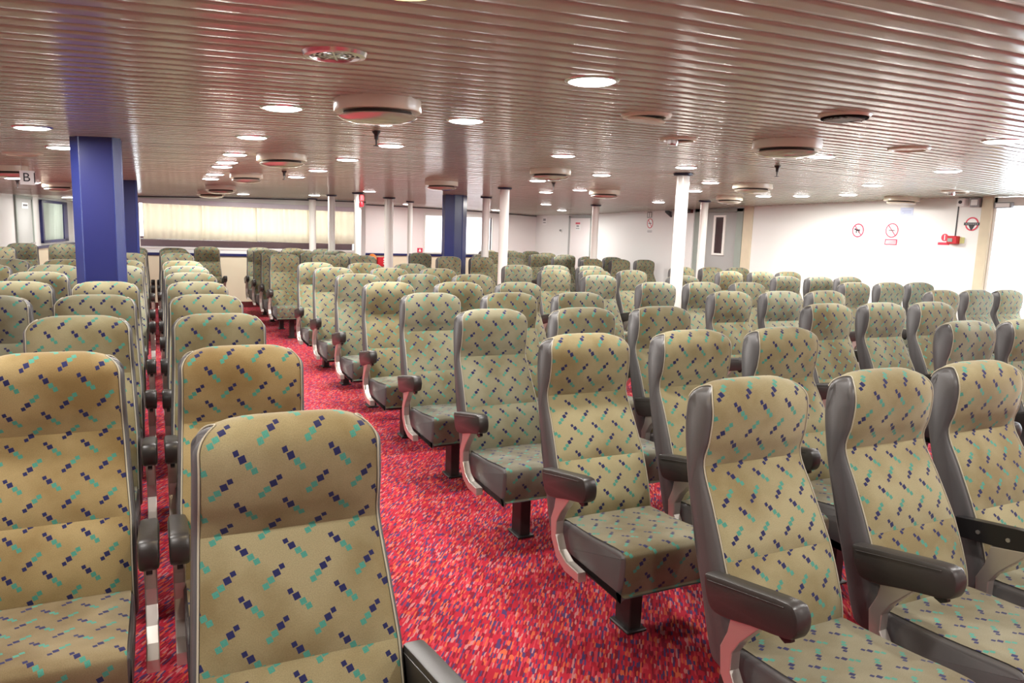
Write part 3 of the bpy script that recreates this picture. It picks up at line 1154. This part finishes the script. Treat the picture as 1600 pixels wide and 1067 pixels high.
for x, y, l, r, lab in FAR:
    seat(x, y, l, r, 'patterned ' + lab, 'seats beyond the cross gap', 'a', None, random.uniform(-0.005, 0.005), 0.214 if abs(x - XC['Q']) < 0.03 else None, 0.25 if abs(x - XC['P']) < 0.03 else None)


# ------------------------------------------------------------------ ceiling fittings
LAMPS = []


def downlight(x, y, lit=True, r=0.095, warm=False, power=1.0):
    z = zc(x, y)
    t = empty('downlight', (x, y, z))
    lie_on_ceiling(t)
    if warm:
        tag(t, 'round downlight glowing warm yellow near the top of the slats', 'ceiling light')
    else:
        tag(t, 'lit white downlight', 'ceiling light', 'white ceiling downlights')
        LAMPS.append(t)
    MB().lathe([(r * 0.96, 0.004), (r * 0.97, -0.006), (r * 1.08, -0.005), (r * 1.14, 0.0), (r * 1.12, 0.004)], 28, caps=False).build('trim_ring', 'chrome', t, True)
    MB().lathe([(0.001, -0.014), (r * 0.5, -0.0135), (r * 0.84, -0.0105), (r * 0.96, -0.004), (r * 0.96, 0.02)], 28).build('diffuser', 'warmlens' if warm else 'lens', t, True)
    ld = bpy.data.lights.new('lamp', 'AREA')
    ld.shape = 'DISK'
    ld.size = r * 1.6
    ld.energy = LAMP_W * power
    ld.color = (1.0, 0.96, 0.91) if not warm else (1, 0.8, 0.5)
    lo = bpy.data.objects.new('lamp', ld)
    COL.objects.link(lo)
    lo.parent = t
    lo.location = (0, 0, -0.018)
    return t


PX_LIGHTS = [(441, 168), (925, 126), (728, 188), (50, 199), (95, 230), (394, 214), (367, 241), (355, 253), (347, 260), (336, 272), (329, 279), (611, 227),
             (543, 249), (463, 276), (497, 266), (880, 243), (840, 282), (940, 273), (906, 296.6), (853, 300), (1283, 244), (1072, 261), (1110, 285), (1085, 298),
             (1480, 267), (1363, 289), (1325, 304), (1252, 306), (1193, 306), (1565, 220), (22, 278), (49, 285), (380, 303)]
for p in PX_LIGHTS:
    q = on_ceiling(*p)
    downlight(q.x, q.y)
q = on_ceiling(635, -21)
downlight(q.x, q.y, warm=True, power=0.4)
for x, y in ((-0.6, 2.6), (-0.6, 1.2), (1.55, 0.6), (3.0, 1.2), (4.4, 1.2), (6.4, 1.8), (-2.2, 3.9), (-2.2, 6.6), (-2.2, 9.2), (0.6, -0.6), (3.0, -0.8), (6.0, -0.8),
             (2.9, 11.0), (4.9, 12.6), (6.2, 11.6), (7.2, 12.8), (6.6, 14.6), (4.6, 14.5), (2.4, 12.6), (-1.2, 12.4), (6.9, 9.3)):
    downlight(x, y)
for x, y in ((-1.35, 15.2), (-1.25, 17.4)):  # passage downlights added to brighten the passage
    downlight(x, y)

LINES = [(-1.8, 'outside the pillar bank'), (-0.2, 'over the pillar bank'), (1.2, 'over the single seats'), (2.2, 'over the red-aisle benches'),
         (3.6, 'over the inner side of the aisle benches'), (4.7, 'over the middle post benches'), (5.9, 'beside the middle post benches'), (9, 'over the sign-wall benches')]
lines = {}
for t in LAMPS:
    nm = next(n for lim, n in LINES if t.location.x < lim)
    lines.setdefault(nm, []).append(t)
ORDL = ['first', 'second', 'third', 'fourth', 'fifth', 'sixth', 'seventh', 'eighth', 'ninth', 'tenth', 'eleventh', 'twelfth', 'thirteenth']
for nm, ts in lines.items():
    ts.sort(key=lambda t_: -t_.location.y)
    for i, t in enumerate(ts):
        t['label'] = 'white lit downlight %s, %s from the end wall' % (nm, ORDL[i])


def diffuser(px, py, r, label, h=0.085):
    q = on_ceiling(px, py)
    z = zc(q.x, q.y)
    t = empty('air_diffuser', (q.x, q.y, z))
    tag(t, label, 'air vent', 'round cream air diffusers')
    lie_on_ceiling(t)
    MB().lathe([(r * 0.86, -0.052), (r * 0.98, -0.052), (r, -0.046), (r, 0.006), (r * 0.9, 0.006)], 40).build('drum', 'drum', t, True)
    MB().lathe([(r * 0.78, -0.074), (r * 0.78, -0.045)], 36).build('throat', 'void', t, True)
    MB().lathe([(0.001, -0.104), (r * 0.5, -0.099), (r * 0.80, -0.086), (r * 0.90, -0.074), (r * 0.89, -0.069), (0.001, -0.069)], 40).build('dish', 'dish', t, True)


DIFF = [((590, 158), 0.20, 'big cream drum diffuser above the red aisle, by the perforated grille'),
        ((1230, 221), 0.21, 'big cream drum diffuser over the middle benches before the dark hole'),
        ((440, 242), 0.20, 'cream drum diffuser, second along the red aisle'),
        ((385, 271), 0.17, 'cream drum diffuser, third along the red aisle'),
        ((345, 291), 0.20, 'cream drum diffuser, fourth along the red aisle'),
        ((330, 299), 0.20, 'cream drum diffuser next to the curtained window'),
        ((860, 265), 0.20, 'cream drum diffuser ahead of the white post beyond the cross gap'),
        ((690, 284), 0.20, 'cream drum diffuser left of that white post, facing the blue pillar'),
        ((945, 298), 0.20, 'cream drum diffuser leading to the pinkish far door'),
        ((1176, 288), 0.21, 'cream drum diffuser before the grey side door'),
        ((1140, 307), 0.17, 'small cream drum diffuser close above the grey side door'),
        ((90, 286), 0.17, 'cream drum diffuser beside the big blue pillar top'),
        ((12, 260), 0.17, 'cream drum diffuser near the hanging letter sign')]
for p, r, lab in DIFF:
    diffuser(p[0], p[1], r, lab)
q = at_x(1409, 311, XR - 0.24)
t = empty('air_diffuser', (XR - 0.24, q.y, zc(XR - 0.24, q.y)))
tag(t, 'cream drum diffuser tight against the sign wall', 'air vent', 'round cream air diffusers')
lie_on_ceiling(t)
MB().lathe([(0.17, -0.05), (0.19, -0.045), (0.19, 0.02)], 36).build('drum', 'drum', t, True)
MB().lathe([(0.14, -0.06), (0.14, -0.04)], 36).build('throat', 'void', t, True)
MB().lathe([(0.001, -0.085), (0.15, -0.075), (0.16, -0.063), (0.001, -0.06)], 36).build('dish', 'drum', t, True)


def ring_fit(name, px, py, r, label, cat, kind):
    q = on_ceiling(px, py)
    t = empty(name, (q.x, q.y, zc(q.x, q.y)))
    tag(t, label, cat)
    lie_on_ceiling(t)
    MB().lathe([(r * 0.82, -0.004), (r * 0.86, -0.014), (r * 1.05, -0.012), (r * 1.12, 0.0), (r * 1.1, 0.006), (r * 0.82, 0.006)], 32, caps=False).build('trim_ring', 'chrome' if kind == 'grille' else 'drum', t, True)
    if kind == 'grille':
        MB().lathe([(r * 0.84, -0.002), (r * 0.84, 0.02)], 28).build('backing', 'void', t, True)
        for rr in (0.15, 0.32, 0.49, 0.66):
            MB().lathe([(r * rr, -0.008), (r * (rr + 0.08), -0.008), (r * (rr + 0.08), -0.002), (r * rr, -0.002)], 24, caps=False).build('louvre', 'chrome', t, True)
        for a_ in range(10):
            b = MB().box((0.0, -0.0035, -0.010), (r * 0.83, 0.0035, -0.003)).build('spoke', 'chrome', t)
            b.rotation_euler = (0, 0, a_ * math.pi / 5)
    elif kind == 'hole':
        MB().lathe([(r * 0.98, -0.020), (r * 1.0, -0.016), (r * 0.9, 0.02)], 28).build('opening', 'opening', t, True)  # black plug below the slats; the darkness of the hole is its colour
        for i in range(7):
            yy = -r * 0.6 + i * r * 0.2
            ln = math.sqrt(max(0.01, 0.7 - (yy / r) ** 2)) * r
            MB().box((-ln, yy - 0.006, -0.027), (ln * random.uniform(0.3, 1), yy + 0.006, -0.018)).build('duct_rib', 'greenframe', t)
    elif kind == 'plate':
        MB().lathe([(r * 0.84, -0.006), (r * 0.84, 0.006)], 28).build('cover_plate', 'drum', t, True)
    elif kind == 'hang':
        MB().lathe([(r * 0.86, -0.003), (r * 0.86, 0.02)], 28).build('opening', 'void', t, True)
        b = MB().lathe([(0.001, -0.012), (r * 0.8, -0.01), (r * 0.86, 0.0), (r * 0.8, 0.006)], 28).build('loose_cover', 'drum', t, True)
        b.rotation_euler = (0.1, 0.08, 0)
        b.location = (0, 0, -0.022)
    elif kind == 'dead':
        MB().lathe([(r * 0.86, -0.003), (r * 0.86, 0.02)], 28).build('opening', 'void', t, True)
        MB().lathe([(0.03, -0.045), (0.035, -0.03), (0.035, 0.0)], 18, c=(-r * 0.4, 0, 0)).build('bare_lamp', 'chrome', t, True)
    return t


ring_fit('ceiling_grille', 523, 83, 0.095, 'chrome perforated grille let into the slats', 'grille', 'grille')
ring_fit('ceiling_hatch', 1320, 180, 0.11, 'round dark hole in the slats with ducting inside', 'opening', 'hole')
ring_fit('ceiling_cover', 1010, 180, 0.115, 'round cream cover hanging loose from its opening', 'cover', 'hang')
ring_fit('ceiling_lamp', 1060, 217, 0.11, 'unlit lamp opening with bare fitting showing', 'ceiling light', 'dead')
ring_fit('ceiling_cover', 1420, 232, 0.115, 'flat cream blanking plate flush in the slats', 'cover', 'plate')
ring_fit('ceiling_cover', 35, 240, 0.13, 'flat cream blanking plate beside the big blue pillar', 'cover', 'plate')
ring_fit('ceiling_cover', 1492, 299, 0.12, 'dark round opening close to the camera box', 'cover', 'dead')


def sprinkler(px, py, label):
    q = on_ceiling(px, py)
    t = empty('sprinkler', (q.x, q.y, zc(q.x, q.y)))
    tag(t, label, 'sprinkler', 'ceiling sprinklers')
    MB().lathe([(0.012, -0.05), (0.014, -0.02), (0.026, -0.006), (0.028, 0.008)], 14).build('rosette', 'steel_dark', t, True)
    MB().lathe([(0.004, -0.085), (0.006, -0.05)], 10).build('stem', 'steel_dark', t, True)
    MB().lathe([(0.018, -0.09), (0.018, -0.086)], 12).build('deflector', 'steel_dark', t, True)


sprinkler(588, 205, 'dark sprinkler head behind the big diffuser over the red aisle')
sprinkler(1215, 259, 'dark sprinkler head between the middle benches and the grey door')
sprinkler(444, 267, 'small sprinkler head over the far end of the red aisle')
sprinkler(865, 285, 'small sprinkler head ahead of the pinkish far door')
sprinkler(27, 281, 'small sprinkler head before the grey-green passage door')

# hanging letter sign
q = on_ceiling(41, 251)
sg = empty('letter_sign', (q.x, q.y, zc(q.x, q.y)))
tag(sg, 'small hanging white sign with a dark letter B', 'sign')
MB().box((-0.055, -0.004, -0.205), (0.055, 0.004, -0.085), 0.001).build('card', 'signwhite', sg)
MB().box((0.05, -0.006, -0.19), (0.058, 0.006, -0.10)).build('edge_clip', 'signblack', sg)
for sx in (-0.04, 0.04):
    MB().box((sx - 0.0015, -0.0015, -0.09), (sx + 0.0015, 0.0015, 0.01)).build('hanger_wire', 'chrome', sg)
text_mesh('letter', 'B', 0.105, 'signblack', (-0.006, -0.006, -0.145), (math.radians(90), 0, 0), sg)


# ------------------------------------------------------------------ signs and boxes on the side wall (facing -X)
def wall_x(name, px, py, X, label, cat):
    q = at_x(px, py, X)
    t = empty(name, (X, q.y, q.z))
    tag(t, label, cat)
    return t


def below_ceiling(t, h):
    t.location.z = min(t.location.z, zc(t.location.x, t.location.y) - h)


def disc_x(mb, r0, r1, x0, x1, n=28, cy=0.0, cz=0.0):
    """annulus or disc facing -X"""
    if r0 <= 0:
        return mb.loft([[(x, cy + r1 * math.cos(2 * math.pi * i / n), cz + r1 * math.sin(2 * math.pi * i / n)) for i in range(n)] for x in (x0, x1)])
    rings = []
    for x, r in ((x1, r0), (x0, r0), (x0, r1), (x1, r1)):
        rings.append([(x, cy + r * math.cos(2 * math.pi * i / n), cz + r * math.sin(2 * math.pi * i / n)) for i in range(n)])
    return mb.loft(rings, False)


def slash(t, r, mat):
    b = MB().box((-0.0055, -0.0065, -r), (-0.004, 0.0065, r)).build('slash', mat, t)
    b.rotation_euler = (math.radians(-40), 0, 0)


# seen from the room the viewer's left is +Y on this wall
t = wall_x('no_dogs_sign', 1341, 360, XR, 'round no-dogs sign with red ring on the side wall', 'sign')
disc_x(MB(), 0, 0.088, -0.004, 0).build('disc', 'signwhite', t)
disc_x(MB(), 0.072, 0.088, -0.006, -0.004).build('ring', 'signred', t)
dog = MB()
dog.box((-0.0065, -0.03, -0.008), (-0.0045, 0.03, 0.014)).box((-0.0065, 0.028, 0.004), (-0.0045, 0.052, 0.026)).box((-0.0065, -0.046, 0.006), (-0.0045, -0.028, 0.012))
for yy in (-0.026, -0.014, 0.014, 0.026):
    dog.box((-0.0065, yy - 0.004, -0.034), (-0.0045, yy + 0.004, -0.006))
dog.build('dog_figure', 'signblack', t)
slash(t, 0.075, 'signred')
for px, py, X, lab in ((1394, 360, XR, 'round no-smoking sign above a red lettered plate'), (1016, 349, XR - 0.05, 'round no-smoking sign with grey caption on the proud wall panel')):
    t = wall_x('no_smoking_sign', px, py, X, lab, 'sign')
    disc_x(MB(), 0, 0.088, -0.004, 0).build('disc', 'signwhite', t)
    disc_x(MB(), 0.074, 0.088, -0.006, -0.004).build('ring', 'signred', t)
    MB().box((-0.0065, -0.04, -0.006), (-0.0045, 0.045, 0.006)).build('cigarette', 'signblack', t)
    slash(t, 0.078, 'signred')
    far = X < XR
    MB().box((-0.004, -0.085, -0.175), (0, 0.085, -0.105)).build('caption_plate', 'signwhite' if far else 'signred', t)
    cp = MB()
    for zz in (-0.125, -0.142, -0.158):
        cp.box((-0.0055, -0.07, zz - 0.004), (-0.004, 0.07, zz + 0.004))
    cp.build('caption_lines', 'greybox' if far else 'signwhite', t)
t = wall_x('paper_notice', 1417, 331, XR, 'pale blue paper notice high on the side wall', 'notice')
MB().box((-0.003, -0.085, -0.05), (0, 0.085, 0.05)).build('sheet', 'signblue', t)
MB().box((-0.0045, -0.06, 0.005), (-0.003, 0.06, 0.012)).box((-0.0045, -0.06, -0.015), (-0.003, 0.04, -0.009)).build('print', 'outblue', t)
t = wall_x('fire_call_point', 1492, 375, XR, 'red fire call point box on the side wall', 'alarm')
MB().box((-0.06, -0.062, -0.045), (0, 0.062, 0.045), 0.008).build('housing', 'red', t)
MB().box((-0.064, -0.01, -0.022), (-0.059, 0.045, 0.018)).build('break_glass', 'greenframe', t)
MB().box((-0.01, -0.11, -0.035), (0, -0.06, 0.03)).build('back_plate', 'yellowgreen', t)
t = wall_x('alarm_sign', 1478, 371, XR, 'round red alarm symbol with caption strip beside the call point', 'sign')
t.location.y += 0.012
disc_x(MB(), 0, 0.042, -0.004, 0).build('disc', 'signred', t)
MB().box((-0.0055, -0.005, -0.03), (-0.004, 0.005, 0.03)).build('bar', 'signwhite', t)
MB().box((-0.004, -0.06, -0.085), (0, 0.075, -0.055)).build('caption_strip', 'signred', t)
t = wall_x('muster_sign', 1519, 350, XR, 'round red ringed sign with dark lettered band near the corner post', 'sign')
disc_x(MB(), 0, 0.075, -0.004, 0).build('disc', 'signwhite', t)
disc_x(MB(), 0.06, 0.075, -0.006, -0.004).build('ring', 'signred', t)
MB().box((-0.007, -0.088, -0.014), (-0.005, 0.088, 0.016)).build('band', 'signblack', t)
bl = MB()
for i in range(7):
    bl.box((-0.0082, -0.07 + i * 0.021, -0.007), (-0.007, -0.058 + i * 0.021, 0.009))
bl.build('band_marks', 'greybox', t)
MB().loft([[(x, 0.035, -0.014), (x, -0.035, -0.014), (x, -0.004, -0.07), (x, 0.004, -0.07)] for x in (-0.0065, -0.0045)]).build('pointer', 'signblack', t)
t = wall_x('camera_box', 1508, 316, XR, 'white wall camera with dark lens under the ceiling', 'camera')
below_ceiling(t, 0.05)
MB().box((-0.08, -0.045, -0.045), (0, 0.045, 0.045), 0.008).build('housing', 'signwhite', t)
disc_x(MB(), 0, 0.018, -0.09, -0.079, 16).build('lens', 'signblack', t)
t = wall_x('junction_box', 1528, 315, XR, 'pale junction box beside the wall camera', 'box')
below_ceiling(t, 0.055)
MB().box((-0.06, -0.05, -0.05), (0, 0.05, 0.05), 0.006).build('housing', 'greybox', t)
MB().box((-0.065, -0.035, -0.03), (-0.059, 0.035, 0.03)).build('lid', 'signwhite', t)
t = wall_x('emergency_lamp', 1573, 321, XR + 0.02, 'small grey lamp box over the side window', 'lamp')
t.location.x = XR - 0.0
MB().box((-0.05, -0.09, -0.03), (0, 0.09, 0.03), 0.006).build('housing', 'greybox', t)
MB().box((-0.055, -0.07, -0.02), (-0.049, 0.07, 0.02)).build('cover', 'signwhite', t)
# on the proud panel
t = wall_x('symbol_sign', 1016, 322, XR - 0.05, 'small grey pictogram sign high on the proud wall panel', 'sign')
below_ceiling(t, 0.065)
MB().box((-0.004, -0.07, -0.055), (0, 0.07, 0.055)).build('plate', 'greybox', t)
MB().box((-0.006, -0.05, -0.04), (-0.004, -0.012, 0.035)).box((-0.006, 0.012, -0.04), (-0.004, 0.05, 0.035)).build('figures', 'signwhite', t)
t = wall_x('wall_speaker', 1050, 320, XR - 0.05, 'small black horn speaker on the proud wall panel', 'speaker')
below_ceiling(t, 0.062)
MB().loft([[(-0.10, -0.05, 0.05), (-0.10, 0.05, 0.05), (-0.10, 0.05, 0.02), (-0.10, -0.05, 0.02)], [(0, -0.02, 0.03), (0, 0.02, 0.03), (0, 0.02, -0.06), (0, -0.02, -0.06)]]).build('horn', 'signblack', t)
MB().box((-0.02, -0.03, -0.03), (0.0, 0.03, 0.03)).build('bracket', 'greybox', t)
t = wall_x('exit_sign', 1084, 314, XR - 0.05, 'dark red sign box above the grey side door', 'sign')
below_ceiling(t, 0.036)
t.location.y = 9.97
MB().box((-0.05, -0.09, -0.03), (0, 0.09, 0.03), 0.004).build('housing', 'skirt', t)
MB().box((-0.053, -0.08, -0.02), (-0.049, 0.08, 0.02)).build('face', 'steel_dark', t)
# far door notices
t = wall_x('door_notice', 903, 353, XR - 0.02, 'notice with red heading on the pinkish far door', 'notice')
MB().box((-0.004, -0.1, -0.09), (0, 0.1, 0.09)).build('sheet', 'signwhite', t)
MB().box((-0.006, -0.09, 0.035), (-0.004, 0.09, 0.075)).build('heading', 'signred', t)
MB().box((-0.006, -0.05, -0.02), (-0.004, 0.05, 0.015)).box((-0.006, -0.07, -0.06), (-0.004, 0.07, -0.045)).build('print', 'greybox', t)
t = wall_x('wall_notice', 851, 345, XR, 'small grey lettered notice left of the pinkish far door', 'notice')
MB().box((-0.004, -0.09, -0.09), (0, 0.09, 0.09)).build('sheet', 'signwhite', t)
MB().box((-0.006, -0.06, 0.0), (-0.004, 0.06, 0.05)).box((-0.006, -0.06, -0.05), (-0.004, 0.06, -0.03)).build('print', 'greybox', t)
t = wall_x('wall_sensor', 877, 360, XR, 'small grey knob device on the pinkish side wall', 'device')
disc_x(MB(), 0, 0.05, -0.01, 0, 20).build('plate', 'signwhite', t)
disc_x(MB(), 0, 0.022, -0.04, -0.01, 16).build('knob', 'greybox', t)

# things on the back wall
q = at_y(594, 408, YB2)
t = empty('hose_box', (q.x, YB2 - 0.016, q.z))
tag(t, 'red box with white buttons on the end wall', 'box')
MB().box((-0.09, -0.12, -0.10), (0.09, 0, 0.09), 0.008).build('housing', 'red', t)
for zz in (-0.05, 0.0, 0.05):
    MB().box((0.03, -0.13, zz - 0.012), (0.055, -0.118, zz + 0.012), 0.002).build('button', 'signwhite', t)
q = at_y(579, 405, YB2)
t = empty('orange_canister', (q.x, YB2 - 0.048, q.z))
tag(t, 'orange rounded canister hung beside the red box', 'canister')
MB().lathe([(0.06, -0.14), (0.085, -0.12), (0.09, 0.05), (0.06, 0.10), (0.02, 0.12)], 20, c=(0, -0.10, 0)).build('body', 'orange', t, True)
MB().box((-0.03, -0.06, 0.07), (0.03, 0.0, 0.12)).build('hanger', 'steel_dark', t)
q = at_y(656, 391, YB2)
t = empty('extinguisher_sign', (q.x, YB2, q.z))
tag(t, 'small square red sign with white mark below the frosted window', 'sign')
MB().box((-0.06, -0.004, -0.05), (0.06, 0, 0.05)).build('plate', 'signred', t)
MB().loft([[(-0.028, y, -0.03), (0.028, y, -0.03), (0.01, y, 0.03), (-0.01, y, 0.03)] for y in (-0.0065, -0.004)]).build('mark', 'signwhite', t)

q = at_y(643, 396, 13.1)
t = empty('partition_panel', (q.x, 13.1, 0))
tag(t, 'narrow blue and white upright panel left of the eight-sided pillar', 'panel')
MB().box((-0.045, -0.02, 0.0), (0.0, 0.02, q.z), 0.003).build('blue_board', 'blue_edge', t)
MB().box((0.0, -0.02, 0.0), (0.03, 0.02, q.z), 0.003).build('white_board', 'signwhite', t)
